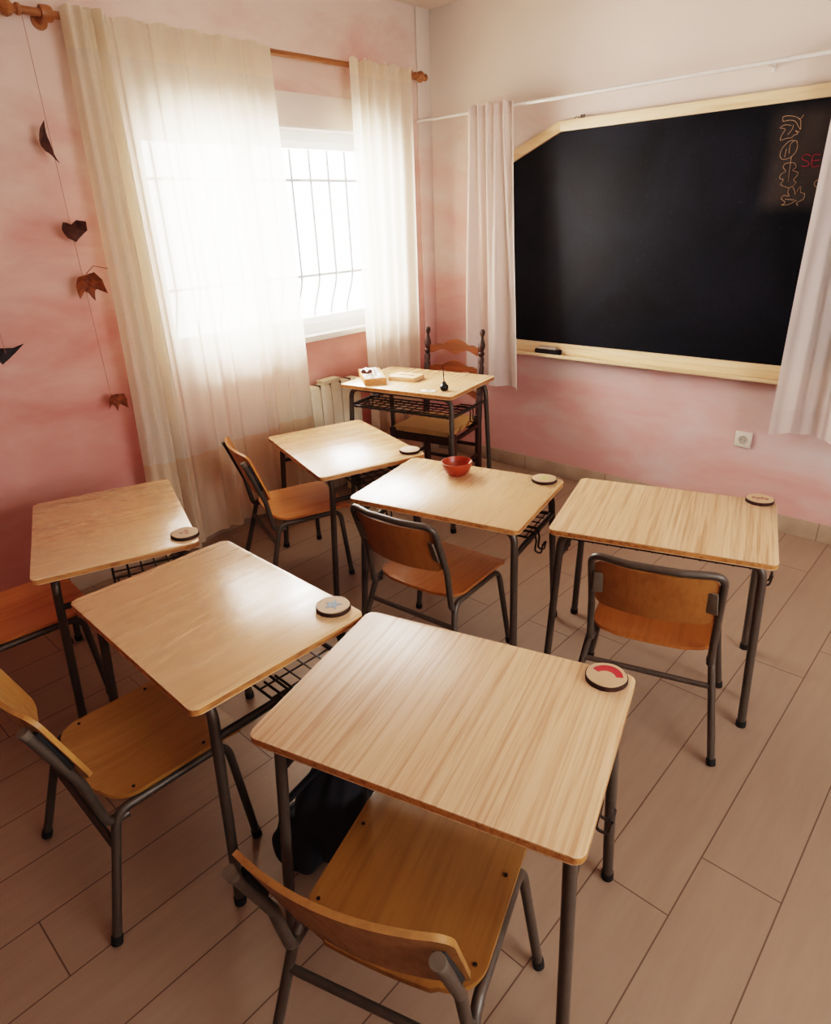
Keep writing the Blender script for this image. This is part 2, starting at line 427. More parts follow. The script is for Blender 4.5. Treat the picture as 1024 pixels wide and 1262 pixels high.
struct('baseboard_right', B(XR - .012, XR, YF, YB - .012, 0, .097, .002), M['skirting'])
struct('trim_1', B(XW, XW + .012, 3.50, YB, .097, CEIL, .003), M['wall_board'])
# white plastered lining of the window recess and its sill
def reveal():
    bm = bmesh.new(); a, b, t = XW - .275, XW + .004, .012
    box(bm, a, b, WY0, WY0 + t, WZ0, WZ1); box(bm, a, b, WY1 - t, WY1, WZ0, WZ1)
    box(bm, a, b, WY0, WY1, WZ1 - t, WZ1); return bm
struct('trim_2', reveal(), M['reveal'])
struct('trim_3', B(XW - .275, XW + .03, WY0 - .04, WY1 + .04, WZ0 - .03, WZ0 + .004, .004), M['white_paint'])
struct('trim_4', B(XW, XW + .004, WY0 - .05, WY1 + .02, WZ1, 2.24, .001), M['lintel'])
# window: outer frame, two casements, panes
wy0, wy1, wz0, wz1 = WY0 + .012, WY1 - .012, WZ0 + .004, WZ1 - .012
def frame_bm(y0, y1, z0, z1, w, x0, x1):
    bm = bmesh.new()
    box(bm, x0, x1, y0, y0 + w, z0, z1, .004); box(bm, x0, x1, y1 - w, y1, z0, z1, .004)
    box(bm, x0, x1, y0 + w, y1 - w, z0, z0 + w, .004); box(bm, x0, x1, y0 + w, y1 - w, z1 - w, z1, .004); return bm
win = struct('window_1', frame_bm(wy0, wy1, wz0, wz1, .045, XW - .15, XW - .09), M['pvc'])
mid = 2.26
for a, b in ((wy0 + .045, mid), (mid, wy1 - .045)):
    f = finish('window_sash', frame_bm(a, b, wz0 + .045, wz1 - .045, .04, XW - .142, XW - .1), M['pvc'], win)
    finish('window_pane', B(XW - .122, XW - .118, a + .04, b - .04, wz0 + .085, wz1 - .085), M['glass'], f)
# wrought grille outside, bellied out near the bottom
GX = XW - .24
gr = thing('window_grille', 'thin grey iron grille of bellied bars outside the window', 'window grille', (GX, 2.35, WZ0))
def loc(o, p): return (p[0] - o.location.x, p[1] - o.location.y, p[2] - o.location.z)
for y in [1.672 + .1405 * k for k in range(11)]:
    pts = []
    for i in range(31):
        z = WZ1 - .02 - (WZ1 - WZ0 - .03) * i / 30
        k = (1.33 - z) / .58
        off = .085 * (.5 - .5 * math.cos(2 * PI * min(1, k))) if k > 0 else 0
        pts.append(loc(gr, (GX - off, y, z)))
    finish('bar', TB(pts, .0075, 8), M['grille'], gr)
for z in (1.845, 1.315):
    finish('crossbar', TB([loc(gr, (GX, WY0 + .02, z)), loc(gr, (GX, WY1 - .02, z))], .0085, 8), M['grille'], gr)

# ------------------------------------------------------------------ curtains
def catmull(pts, n):
    pts = [Vector(p) for p in pts]; Q = [2 * pts[0] - pts[1]] + pts + [2 * pts[-1] - pts[-2]]; out = []
    m = len(pts) - 1
    for i in range(n + 1):
        u = i / n * m; k = min(int(u), m - 1); t = u - k
        a, b, c, d = Q[k:k + 4]
        out.append(.5 * ((2 * b) + (c - a) * t + (2 * a - 5 * b + 4 * c - d) * t * t + (3 * b - a - 3 * c + d) * t ** 3))
    return out
def curtain(label, axis, plan, zt, zb, zhem, zhead, drift, push, mats, group=None, n=160, hemwave=0., wall=None):
    """plan: (along, offset) path at the rod; drift(along,k) and push(along,k) move it on the way down (k 0..1)"""
    ps = catmull(plan, n)
    def P3(s, z):
        k = (zt - z) / (zt - zb); u = s * n; i = min(int(u), n - 1); p = ps[i].lerp(ps[i + 1], u - i)
        al = drift(p.x, k); of = push(p.x, p.y, k)
        return (XW + of, al, z) if axis == 'y' else (al, YB - of, z)
    base = P3(.5, zb)
    root = thing('curtain', label, 'curtain', (base[0], base[1], 0), 0, group)
    bo = Vector((base[0], base[1], 0))
    hz = lambda s: zhem + hemwave * (.6 * math.sin(s * 9.) + .4 * math.sin(s * 21 + 1))
    bz = lambda s: zb + hemwave * .5 * math.sin(s * 13)
    hd = lambda s: zt + .006 * math.sin(s * 55)
    finish('panel', grid(bmesh.new(), lambda s, t: Vector(P3(s, lerp(zhead, hz(s), t))) - bo, n, 40), mats[0], root, 180)
    finish('header', grid(bmesh.new(), lambda s, t: Vector(P3(s, lerp(hd(s), zhead, t))) - bo, n, 6), mats[-1], root, 180)
    finish('hem', grid(bmesh.new(), lambda s, t: Vector(P3(s, lerp(hz(s), bz(s), t))) - bo, n, 10), mats[1], root, 180)
    return root
# large curtain over the window: two stacked pleats at its left edge, then gently rippled sheer
plan1 = [(1.355, .11), (1.37, .15), (1.40, .172), (1.44, .172), (1.452, .152), (1.43, .13), (1.405, .118), (1.425, .104), (1.46, .12), (1.478, .16), (1.50, .168), (1.512, .15), (1.495, .125), (1.485, .108)]
y = 1.54; s = 1
while y < 2.31:
    plan1.append((y, .114 + s * .0095)); s = -s; y += .04 + .012 * math.sin(y * 40)
plan1.append((2.335, .11))
def drift1(a, k):
    if a < 1.5: return lerp(a, 1.245 + (a - 1.355) / .145 * .2, k)
    b = 1.5 + (a - 1.5); return lerp(b, 1.445 + (a - 1.5) / .835 * (2.33 - 1.445), k)
def push1(a, of, k):
    g = .05 * smooth(k / .7)
    rip = .014 * math.sin(a * 26) * smooth(k) + .009 * math.sin(a * 61 + 1) * k + (.012 * math.sin((a - 1.355) * 150) if a < 1.52 else 0)
    return of + g + rip + (of - .112) * .35 * k
curtain('wide cream curtain glowing over the left part of the window, reaching almost to the floor', 'y', plan1, 2.405, .095, .57, 2.27, drift1, push1, (M['sheer'], M['sheer_hem'], M['sheer_head']), 'cream window curtains', 300, .02)
plan2 = [(2.83, .13)]
yy = 2.83; s = 1
for w in (.045, .03, .028, .028, .03, .06, .035, .05, .05, .055, .045, .05):
    yy += w; plan2.append((yy, .125 + s * (.024 if w < .05 else .014))); s = -s
def drift2(a, k): return lerp(a, 2.80 + (a - 2.83) / .51 * .49, k)
def push2(a, of, k): return of + .02 * k + .012 * math.sin(a * 33) * k
curtain('narrow gathered cream curtain at the right side of the window', 'y', plan2, 2.405, .10, .57, 2.33, drift2, push2, (M['sheer'], M['sheer_hem'], M['sheer_head']), 'cream window curtains', 200, .01)
plan3 = [(-2.735, .155)]
xx = -2.735; s = 1
for w in (.035, .03, .03, .028, .03, .03, .028, .03, .03, .03, .035):
    xx += w; plan3.append((xx, .17 + s * .02)); s = -s
def drift3(a, k):
    u = (a + 2.735) / .336; return lerp(a, -2.735 + .43 * u ** 1.05, smooth(k) * .5 + k * .5)
def push3(a, of, k):
    u = (a + 2.735) / .336
    big = .042 * math.sin(u * 13.5 + .4) * smooth(k * 1.3)
    return lerp(of, .175, k * .6) + big
curtain('pale pink gathered curtain hanging left of the blackboard', 'x', plan3, 2.185, .60, .70, 2.125, drift3, push3, (M['muslin'], M['muslin_hem']), 'white blackboard curtains', 160, .006)
plan4 = [(-.835, .16)]
xx = -.835; s = 1
for k in range(20):
    xx += .036 + .008 * math.sin(k * 2.1); plan4.append((xx, .168 + s * .016)); s = -s
def drift4(a, k): return a + .02 * k * (1 if a > -.75 else 0)
def push4(a, of, k):
    return lerp(of, .19, k * .5) + .045 * math.cos((a + .86) * 19) * smooth(k * 1.4)
curtain('white muslin curtain with deep folds overlapping the right of the blackboard', 'x', plan4, 2.185, .585, .70, 2.125, drift4, push4, (M['muslin'], M['muslin_hem']), 'white blackboard curtains', 220, .008)

# rods
ROX = XW + .075
rod = thing('curtain_rod', 'brown wooden curtain rod with turned finials above the window', 'curtain rod', (ROX, 2.3, 2.385))
RY = Matrix.Rotation(-PI / 2, 3, 'X')
finish('pole', TB([(0, -1.10, 0), (0, 1.12, 0)], .0135, 14), M['rod_wood'], rod)
finial = [(.0, 0), (.014, 0), (.02, .004), (.02, .014), (.013, .02), (.013, .026), (.026, .038), (.031, .052), (.026, .066), (.014, .076), (.016, .084), (.02, .096), (.015, .106), (0, .11)]
finish('finial', LT(finial, 18, (0, 1.10, 0), RY), M['rod_wood'], rod)
finish('finial', LT(finial, 18, (0, -1.075, 0), RY.inverted()), M['rod_wood'], rod)
for y in (-.985, 1.05):
    br = LT([(0, -.02), (.026, -.02), (.028, -.012), (.028, .012), (.026, .02), (0, .02)], 18, (0, y, 0), RY)
    tube(br, [(-.01, y, -.005), (-.075, y, -.012)], .014, 12); lathe(br, [(0, 0), (.03, 0), (.03, .008), (0, .01)], 16, (-.0749, y, -.012), Matrix.Rotation(PI / 2, 3, 'Y'))
    finish('bracket', br, M['rod_wood'], rod)
rail = thing('curtain_rail', 'thin white curtain rail running across the top of the blackboard wall', 'curtain rail', (-1.4, YB - .136, 2.162))
finish('tube', TB([(XW + 1.4 + .013, 0, 0), (1.6, 0, 0)], .009, 10), M['white_paint'], rail)
for x in (-1.35, .26, 1.4):
    b = TB([(x, 0, 0), (x, .06, .0), (x, .1355, .0)], .004, 8); box(b, x - .008, x + .008, .131, .1358, -.02, .02, .001)
    finish('bracket', b, M['white_paint'], rail)

# ------------------------------------------------------------------ blackboard
bb = thing('blackboard', 'large blackboard in a pine frame with cut corners and chalk drawings', 'blackboard', (-1.59, YB, 0))
BO = Vector((-1.59, YB, 0))
X0, X1, Z0, Z1, CX = -2.56, -.30, .84, 2.068, .36
out = [(X0, Z0), (X1, Z0), (X1, 1.925), (X1 - CX, Z1), (X0 + CX, Z1), (X0, 1.925)]
def poly_y(outline, y0, y1, bev=0):
    bm = bmesh.new(); slab(bm, outline, y0, y1, bev)
    for v in bm.verts: v.co = Vector((v.co.x, v.co.z, v.co.y)) - BO
    return bm
inn = []
def inset(o, d):
    n = len(o); res = []
    for i in range(n):
        p, a, b = Vector(o[i]), Vector(o[i - 1]), Vector(o[(i + 1) % n])
        e1, e2 = (p - a).normalized(), (b - p).normalized(); n1, n2 = Vector((-e1.y, e1.x)), Vector((-e2.y, e2.x))
        k = d / (1 + n1.dot(n2)); q = p + (n1 + n2) * k; res.append((q.x, q.y))
    return res
inn = inset(out, .052)
finish('slate', poly_y(inset(out, .02), YB - .02, YB - .002), M['slate'], bb)
for i in range(6):
    a, b, c, d = out[i], out[(i + 1) % 6], inn[(i + 1) % 6], inn[i]
    if i == 0: d, c = (inn[0][0], .878), (inn[1][0], .878)
    finish('frame_member', poly_y([a, b, c, d], YB - .038, YB - .001, .002), M['board_pine'], bb)
tr = B(X0, X1, YB - .09, YB - .02, .80, .814, .003)
box(tr, X0, X1, YB - .095, YB - .084, .80, .82, .003); box(tr, X0, X1, YB - .04, YB - .002, .80, .845, .002)
for v in tr.verts: v.co -= BO
finish('chalk_tray', tr, M['board_pine'], bb)
LEAF = [
 [[(-1.06, 1.944), (-1.063, 1.961), (-1.04, 1.964), (-1.007, 1.955), (-0.989, 1.941), (-0.985, 1.921), (-0.983, 1.906), (-0.993, 1.917), (-1.009, 1.938), (-1.031, 1.946), (-1.06, 1.944)], [(-0.998, 1.947), (-0.988, 1.948), (-0.981, 1.962)]],
 [[(-1.023, 1.925), (-1.05, 1.93), (-1.069, 1.92), (-1.046, 1.913), (-1.056, 1.891), (-1.058, 1.871), (-1.035, 1.876), (-1.014, 1.877), (-1.005, 1.886), (-0.99, 1.89), (-1.003, 1.903), (-0.985, 1.896)], [(-1.032, 1.889), (-1.017, 1.91), (-1.015, 1.927)]],
 [[(-0.99, 1.862), (-1.017, 1.865), (-1.042, 1.842), (-1.05, 1.812), (-1.036, 1.793), (-1.005, 1.798), (-0.987, 1.817), (-0.983, 1.842), (-0.99, 1.862)], [(-1.029, 1.8), (-1.027, 1.835)], [(-1.013, 1.814), (-1.014, 1.849), (-1.001, 1.863)]],
 [[(-1.001, 1.777), (-1.022, 1.774), (-1.027, 1.759), (-1.014, 1.745), (-1.031, 1.733), (-1.035, 1.717), (-1.018, 1.709), (-1.026, 1.691), (-1.006, 1.681), (-0.988, 1.675), (-0.969, 1.685), (-0.963, 1.697), (-0.975, 1.706), (-0.963, 1.723), (-0.962, 1.736), (-0.985, 1.745), (-0.974, 1.757), (-0.982, 1.773), (-0.999, 1.777)], [(-1.001, 1.803), (-0.999, 1.767), (-0.995, 1.699)]],
 [[(-1.008, 1.604), (-0.994, 1.615), (-1.013, 1.631), (-1.004, 1.644), (-0.982, 1.641), (-0.99, 1.657), (-0.986, 1.675), (-0.973, 1.677), (-0.961, 1.658), (-0.956, 1.645), (-0.949, 1.665), (-0.939, 1.678), (-0.937, 1.654), (-0.92, 1.648), (-0.919, 1.627), (-0.935, 1.617), (-0.945, 1.61), (-0.937, 1.599)], [(-1.008, 1.604), (-0.976, 1.606), (-0.947, 1.623)], [(-0.996, 1.628), (-0.958, 1.624)]]]
WORD = [[(-0.922, 1.797), (-0.936, 1.805), (-0.953, 1.800), (-0.953, 1.787), (-0.933, 1.778), (-0.922, 1.766), (-0.932, 1.757), (-0.953, 1.760)], [(-0.884, 1.799), (-0.912, 1.799), (-0.909, 1.756), (-0.88, 1.757)], [(-0.911, 1.778), (-0.885, 1.779)]]
ARC = [[(-0.872, 1.703), (-0.885, 1.694), (-0.886, 1.681), (-0.876, 1.672)]]
def strokes(name, S, r, mat):
    bm = bmesh.new()
    for st in S:
        pts = [Vector((p.x, YB - .0205, p.y)) - BO for p in catmull([Vector(q) for q in st], max(4, 4 * (len(st) - 1)))] if len(st) > 2 else [Vector((q[0], YB - .0205, q[1])) - BO for q in st]
        tube(bm, pts, r, 6)
    return finish(name, bm, mat, bb)
for S in LEAF: strokes('chalk_leaf', S, .0015, M['chalk_peach'])
strokes('chalk_lettering', WORD, .0021, M['chalk_red'])['label'] = 'red chalk letters SE'
strokes('chalk_mark', ARC, .0015, M['chalk_peach'])
er = thing('board_eraser', 'black felt blackboard eraser lying on the left end of the chalk tray', 'eraser', (-2.19, YB - .062, .8145))
finish('felt_pad', B(-.085, .085, -.021, .021, 0, .030, .003), M['felt'], er)
finish('handle', B(-.065, .06, -.016, .016, .030, .046, .003), M['eraser_top'], er)
wc = bmesh.new()
cp = [(-.035, 0, .002), (-.025, 0, .010), (-.012, 0, .008), (-.005, 0, .003)]
for i in range(40): a = i / 40 * 3 * 2 * PI; cp.append((i / 40 * .03, .006 * math.sin(a), .0095 - .0075 * math.cos(a)))
tube(wc, cp, .0016, 6)
o = finish('wire_coil', wc, M['wire'], None); o.location = (-2.08, YB - .02, Z1 + .0005)
tag(o, 'small dark coil of wire on the top edge of the blackboard frame', 'wire')
so = thing('wall_socket', 'cream square wall socket low on the wall under the blackboard', 'socket', (-1.0, YB, .47))
finish('plate', B(-.042, .042, -.012, -.0005, -.042, .042, .003), M['white_plastic'], so)
RX = Matrix.Rotation(PI / 2, 3, 'X')
finish('well', LT([(.023, 0), (.022, .0035), (.019, .0035), (.017, .001), (0, .001)], 24, (0, -.0122, 0), RX), M['grey_socket'], so)
for x in (-.008, .008): finish('pin_hole', LT([(0, 0), (.0025, 0), (.0025, .001), (0, .001)], 8, (x, -.0133, 0), RX), M['rubber'], so)

# ------------------------------------------------------------------ radiator
rd = thing('radiator', 'cream aluminium column radiator on the wall under the window', 'radiator', (XW, 2.43, 0))
for k in range(8):
    y = -.28 + k * .08
    bm = B(.045, .118, y - .0375, y + .0375, .14, .70, .01)
    box(bm, .04, .122, y - .036, y + .036, .655, .725, .012); box(bm, .10, .121, y - .037, y + .037, .16, .69, .006)
    finish('column', bm, M['cream_enamel'], rd)
for k in range(7):
    finish('louvre_slot', B(.05, .11, -.28 + k * .08 + .025, -.28 + k * .08 + .055, .70, .7245, .001), M['dark_gap'], rd)
for y in (-.2, .2): finish('wall_bracket', B(.0005, .05, y - .015, y + .015, .6, .64, .003), M['cream_shade'], rd)
for y in (-.2, .2): finish('foot', B(.06, .1, y - .012, y + .012, 0, .15, .003), M['cream_shade'], rd)
hb = thing('water_box', 'small cream box lying on top of the radiator', 'box', (XW + .082, 2.525, .7255), .04)
finish('body', B(-.03, .03, -.07, .07, 0, .018, .004), M['cream_enamel'], hb)
finish('lid', B(-.033, .033, -.073, .073, .018, .024, .003), M['cream_shade'], hb)

# ------------------------------------------------------------------ desks
def make_desk(label, x, y, a, H, topmat, W=.70, D=.513, kind='school_desk', group='school desks'):
    r = thing(kind, label, 'desk', (x, y, 0), a, group)
    TH = .02; dw = (W - .70) / 2
    bm = bmesh.new(); slab(bm, rrect(W / 2, D / 2, .021), H - TH, H, .003, 1)
    finish('desktop', bm, [topmat, M['pine_edge']], r, 30)
    ut, uf, vt, vf = .316 + dw, .3386 + dw, .196, .2368
    zt = H - TH - .0145; R = .0135
    for su in (-1, 1):
        for sv in (-1, 1):
            top = Vector((su * ut, sv * vt, zt)); ft = Vector((su * uf, sv * vf, .0138))
            inner = Vector((su * (ut - .11), sv * vt, zt))
            l = finish('leg', TB([ft, top, inner], R, 12, .055, 8), M['metal'], r)
            d = (top - ft).normalized()
            finish('foot_cap', TB([ft - d * .0115, ft + d * .010], R + .0025, 12), M['rubber'], l)
    for sv in (-1, 1):
        finish('top_rail', TB([(-(ut - .1), sv * vt, zt), (ut - .1, sv * vt, zt)], R, 12), M['metal'], r)
    zr = H - .13; k = (H - .02 - zr) / (H - .02); ur = lerp(ut, uf, k); vr = lerp(vt, vf, k)
    for su in (-1, 1):
        finish('side_rail', TB([(su * ur, -vr, zr), (su * ur, vr, zr)], .0105, 10), M['metal_dark'], r)
    # wire shelf between the side rails
    bk = bmesh.new(); v0, v1 = -.03, vr; zs = zr - .006
    tube(bk, [(-ur, vr, zr - .002), (ur, vr, zr - .002)], .0075, 8)
    for v in (v0, v0 + .05): tube(bk, [(-ur, v, zs), (ur, v, zs)], .004, 6)
    nu = 11
    for i in range(nu + 1):
        u = lerp(-ur + .03, ur - .03, i / nu)
        tube(bk, [(u, vr, zs - .005), (u, v0, zs - .005)], .0026, 6)
    for i in range(1, 4):
        v = lerp(v0 + .05, vr, i / 4); tube(bk, [(-ur, v, zs), (ur, v, zs)], .0026, 6)
    finish('wire_shelf', bk, M['wire'], r)
    for su in (-1, 1):
        h = bmesh.new()
        for dv in (-.017, .017):
            p = [(su * (ur - .07), dv, zr + .014), (su * (ur + .006), dv, zr + .0145), (su * (ur + .0145), dv, zr - .02), (su * (ur + .010), dv, zr - .066), (su * (ur + .036), dv, zr - .070), (su * (ur + .040), dv, zr - .034)]
            tube(h, p, .0036, 7, .016, 4)
        tube(h, [(su * (ur + .040), -.017, zr - .034), (su * (ur + .040), .017, zr - .034)], .0045, 7)
        finish('bag_hook', h, M['metal_dark'], r)
    return r
deskspec = {
 'A': (-.7300, .8497, .2835, .6514, 'pine_strong', 'pine school desk nearest the camera, with a red bean on its wooden disc'),
 'B': (-1.490, .7299, -.0172, .6523, 'pine_soft', 'pine school desk with the blue star disc, behind the nearest desk to its left'),
 'C': (-2.3268, .815, -.3461, .643, 'pine_soft', 'pine school desk at the far left, beside the pink wall and wide curtain'),
 'D': (-2.3268, 1.9518, -.3038, .630, 'pine_soft', 'school desk with window glare on its top, in front of the teacher table and radiator'),
 'E': (-1.5179, 1.8459, .2258, .6357, 'pine_soft', 'pine school desk in the middle with the red bowl on it'),
 'F': (-.792, 2.104, .2938, .632, 'pine_strong', 'strongly grained pine school desk at the right, under the blackboard')}
for k, (x, y, a, H, m, lb) in deskspec.items():
    # local grain runs front to back; desks B, C turned so the sitter looks along +x
    make_desk(lb, x, y, a, H, M[m], *((.708, .519) if k == 'D' else ()))
GA = -2.961
make_desk('taller teacher table with wire shelf and inkwell, in front of the ladder-back chair', -2.5008, 2.6943, GA, .7805, M['pine_soft'], .7206, .517, 'teacher_table', None)

# ------------------------------------------------------------------ school chairs
def make_chair(label, x, y, a, loop, seatm, backm, s=1.0, lean=0., screws=False):
    r = thing('school_chair', label, 'chair', (x, y, 0), a, 'school chairs')
    zs = .36 * s; hw = .19; v0, v1 = -.172, .205
    def col(u, rb, rf):
        au = abs(u); b = v0 + .012 * (au / hw) ** 2; f = v1
        if au > hw - rb: t = au - (hw - rb); b = v0 + .012 + rb - math.sqrt(max(0, rb * rb - t * t))
        if au > hw - rf: t = au - (hw - rf); f = v1 - rf + math.sqrt(max(0, rf * rf - t * t))
        return b, f
    def PS(s_, t):
        u = -hw * math.cos(PI * s_); b, f = col(u, .075, .014); v = lerp(b, f, t)
        z = zs - .006 - .008 * math.cos(PI * u / hw / 2) * math.cos((v + .02) * 6) ** 2
        z -= .008 * smooth((v - .15) / .055) ** 1.4
        z += .006 * smooth((-.1 - v) / .07)
        return (u, v, z)
    finish('seat', sheet(bmesh.new(), PS, 36, 22, .011), seatm, r, 40)
    for su in (-1, 1):
        for v in (-.096, .098) if screws else ():
            bm = LT([(0, -.001), (.0042, -.001), (.0042, .0012), (.0025, .002), (0, .002)], 10, (su * .168, v, PS(.5 + su * .36, .5)[2] + .0075))
            finish('screw', bm, M['screw'], r)
    R = .0115; rx, zr = .187, zs - .026
    fF, rF, fx = .1645, .2462, .2326
    for su in (-1, 1):
        for nm, vt, vf in (('front', .15, fF), ('rear', -.155, -rF)):
            ft = Vector((su * fx, vf, .0138)); tp = Vector((su * rx, vt, zr)); inn_ = Vector((su * rx, vt * .35, zr))
            l = finish('leg', TB([ft, tp, inn_], R, 12, .05, 8), M['metal'], r)
            d = (tp - ft).normalized()
            finish('foot_cap', TB([ft - d * .0115, ft + d * .010], R + .0025, 12), M['rubber'], l)
        finish('seat_rail', TB([(su * rx, -.06, zr), (su * rx, .06, zr)], R, 12), M['metal'], r)
    # stretcher between the rear legs
    k = .27; p = Vector((rx, -.155, zr)).lerp(Vector((fx, -rF, .012)), k)
    finish('stretcher', TB([(-p.x, p.y, p.z), (p.x, p.y, p.z)], .0095, 10), M['metal'], r)
    zt = .69 * s - (.02 if loop else 0); zb = zt - (.185 if loop else .225); bu = .172 if loop else .194
    yt, yb = -.262 - lean, (-.198 if loop else -.185) - lean * .5
    py = lambda z: lerp(yb, yt, (z - zb) / (zt - zb))
    def PB(s_, t):
        u = -bu * math.cos(PI * s_); rr = .03; au = abs(u); dz = 0
        if au > bu - rr: q = au - (bu - rr); dz = rr - math.sqrt(max(0, rr * rr - q * q))
        z = lerp(zb + dz, zt - dz + (0 if loop else .006 * (1 - (u / bu) ** 2)), t)
        c = .036 * (1 - (u / bu) ** 2)
        return (u, py(z) - c + (.010 if not loop else .004), z)
    finish('backrest', sheet(bmesh.new(), PB, 30, 10, .011), backm, r, 40)
    up = .172 if loop else .155
    if loop:
        up = .184
        path = [(-up + .002, -.135, zr - .014), (-up, -.172, zr - .014), (-up, py(zb) + .002, zb), (-up, py(zt + .012), zt + .014), (-.07, py(zt) - .033, zt + .016), (.07, py(zt) - .033, zt + .016), (up, py(zt + .012), zt + .014), (up, py(zb) + .002, zb), (up, -.172, zr - .014), (up - .002, -.135, zr - .014)]
        finish('back_frame', TB(path, R, 12, .045, 8), M['metal'], r)
        for su in (-1, 1):
            sl = math.atan2(yt - yb, zt - zb)
            bm = obox(bmesh.new(), (su * (up - .024), py((zt + zb) / 2) - .011, (zt + zb) / 2), .034, .008, .088, Matrix.Rotation(-su * .25, 3, 'Z') @ Matrix.Rotation(-sl, 3, 'X'), .003)
            finish('mounting_plate', bm, M['plate'], r)
    else:
        for su in (-1, 1):
            e = su * .180
            z1 = zt - .03
            path = [(su * .186, -.128, zr - .022), (su * .184, -.178, zr - .018), (su * .182, py(zb) - .018, zb), (e, py(z1) - .022, z1)]
            bp = finish('back_post', TB(path, R, 12, .04, 8), M['metal'], r)
            d = (Vector(path[3]) - Vector(path[2])).normalized(); q = Vector(path[3])
            finish('end_cap', TB([q - d * .012, q + d * .006], R + .0012, 12), M['plate'], bp)
            sl = math.atan2(yt - yb, zt - zb); zc = (zb + zt) / 2 + .005
            bm = obox(bmesh.new(), (su * .178, py(zc) - .0075, zc), .018, .016, .13, Matrix.Rotation(-su * .3, 3, 'Z') @ Matrix.Rotation(-sl, 3, 'X'), .003)
            finish('spacer', bm, M['rubber'], r)
    return r
make_chair('golden plywood chair pushed under the nearest desk, at the bottom of the photo', -.6532, .631, .3246, False, M['ply_gold_shaded'], M['ply_gold_shaded_v'], 1.01, .012, True)
make_chair('golden plywood chair pulled up to the desk with the blue star disc', -1.5289, .4722, -.0081, False, M['ply_gold'], M['ply_gold_v'], 1.0, 0., True)
make_chair('plywood chair partly out of view, under the desk at the far left', -2.503, .489, -.0638, False, M['ply_amber'], M['ply_amber_v'])
make_chair('plywood chair seen from its side beside the wide curtain, at the desk with glare', -2.4923, 1.7709, -.3361, False, M['ply_amber'], M['ply_amber_v'])
make_chair('orange plywood chair with looped back frame, at the desk with the red bowl', -1.4988, 1.6889, .0901, True, M['ply_orange'], M['ply_orange_v'])
make_chair('orange plywood chair with looped back frame, at the rightmost desk', -.7059, 1.9068, .2923, True, M['ply_orange'], M['ply_orange_v'])

# ------------------------------------------------------------------ ladder-back chair
lc = thing('ladder_back_chair', 'dark turned ladder-back chair with woven rush seat, behind the teacher table', 'chair', (-2.62, 3.13, 0), .19)
post_top = [(.016, .78), (.019, .80), (.019, .82), (.013, .83), (.02, .845), (.02, .852), (.013, .86), (.021, .885), (.021, .90), (.012, .93), (.008, .945), (.012, .955), (.0165, .97), (.0135, .985), (0, .992)]
for sx in (-1, 1):
    bm = bmesh.new()
    prof = [(0, 0), (.017, 0), (.021, .05), (.021, .42), (.0215, .60), (.0185, .605), (.0215, .612), (.0185, .62), (.0215, .628), (.0185, .636), (.0215, .645), (.021, .77)] + post_top
    lathe(bm, prof, 16)
    for v in bm.verts:
        z = v.co.z; v.co += Vector((sx * .19, .0 + .07 * max(0, (z - .42)) ** 1.2 * 1.6, 0))
    finish('back_post', bm, M['dark_walnut'], lc)
def ypost(z): return .07 * max(0, (z - .42)) ** 1.2 * 1.6
for zc, h in ((.885, .08), (.758, .075), (.62, .07)):
    def PSl(s, t):
        u = lerp(-.172, .172, s); q = u / .172
        wt = .5 + .5 * math.cos(PI * min(1, abs(q) * 1.35)); wt = wt + .22 * max(0, math.cos((abs(q) - .72) * 9)) * (1 if abs(q) > .5 else 0)
        lo = zc - h / 2 + .012 * math.cos(q * PI * 2) * -1; hi = zc - .002 + (h / 2) * wt * 1.0
        z = lerp(lo, hi, t); return (u, ypost(zc) + .02 * (1 - q * q), z)
    finish('back_slat', sheet(bmesh.new(), PSl, 36, 4, .014), M['red_walnut'], lc)
for sx in (-1, 1):
    bm = B(sx * .205 - .019, sx * .205 + .019, -.385, -.347, 0, .455, .005)
    finish('front_leg', bm, M['dark_walnut'], lc)
fr = bmesh.new()
box(fr, -.19, .19, -.378, -.354, .385, .43, .004); box(fr, -.17, .17, -.012, .012, .385, .43, .004)
for sx in (-1, 1): tube(fr, [(sx * .203, -.36, .41), (sx * .187, 0, .41)], .014, 10)
finish('seat_frame', fr, M['dark_walnut'], lc)
def PR(s, t):
    q = 2 * s - 1; v = lerp(-.372, .005, t); u = q * lerp(.205, .178, t) * .97
    return (u, v, .455 + .012 * (1 - q * q) * math.sin(PI * t) - .004)
finish('rush_seat', sheet(bmesh.new(), PR, 24, 20, .03), M['rush'], lc, 50)
for z, ends in ((.22, None), (.12, None)):
    for sx in (-1, 1):
        finish('stretcher', TB([(sx * .204, -.366, z), (sx * .186, 0, z)], .011, 10), M['dark_walnut'], lc)
for z in (.17, .28):
    finish('stretcher', TB([(-.185, 0, z), (.185, 0, z)], .011, 10), M['dark_walnut'], lc)
finish('stretcher', TB([(-.2, -.366, .17), (.2, -.366, .17)], .012, 10), M['dark_walnut'], lc)

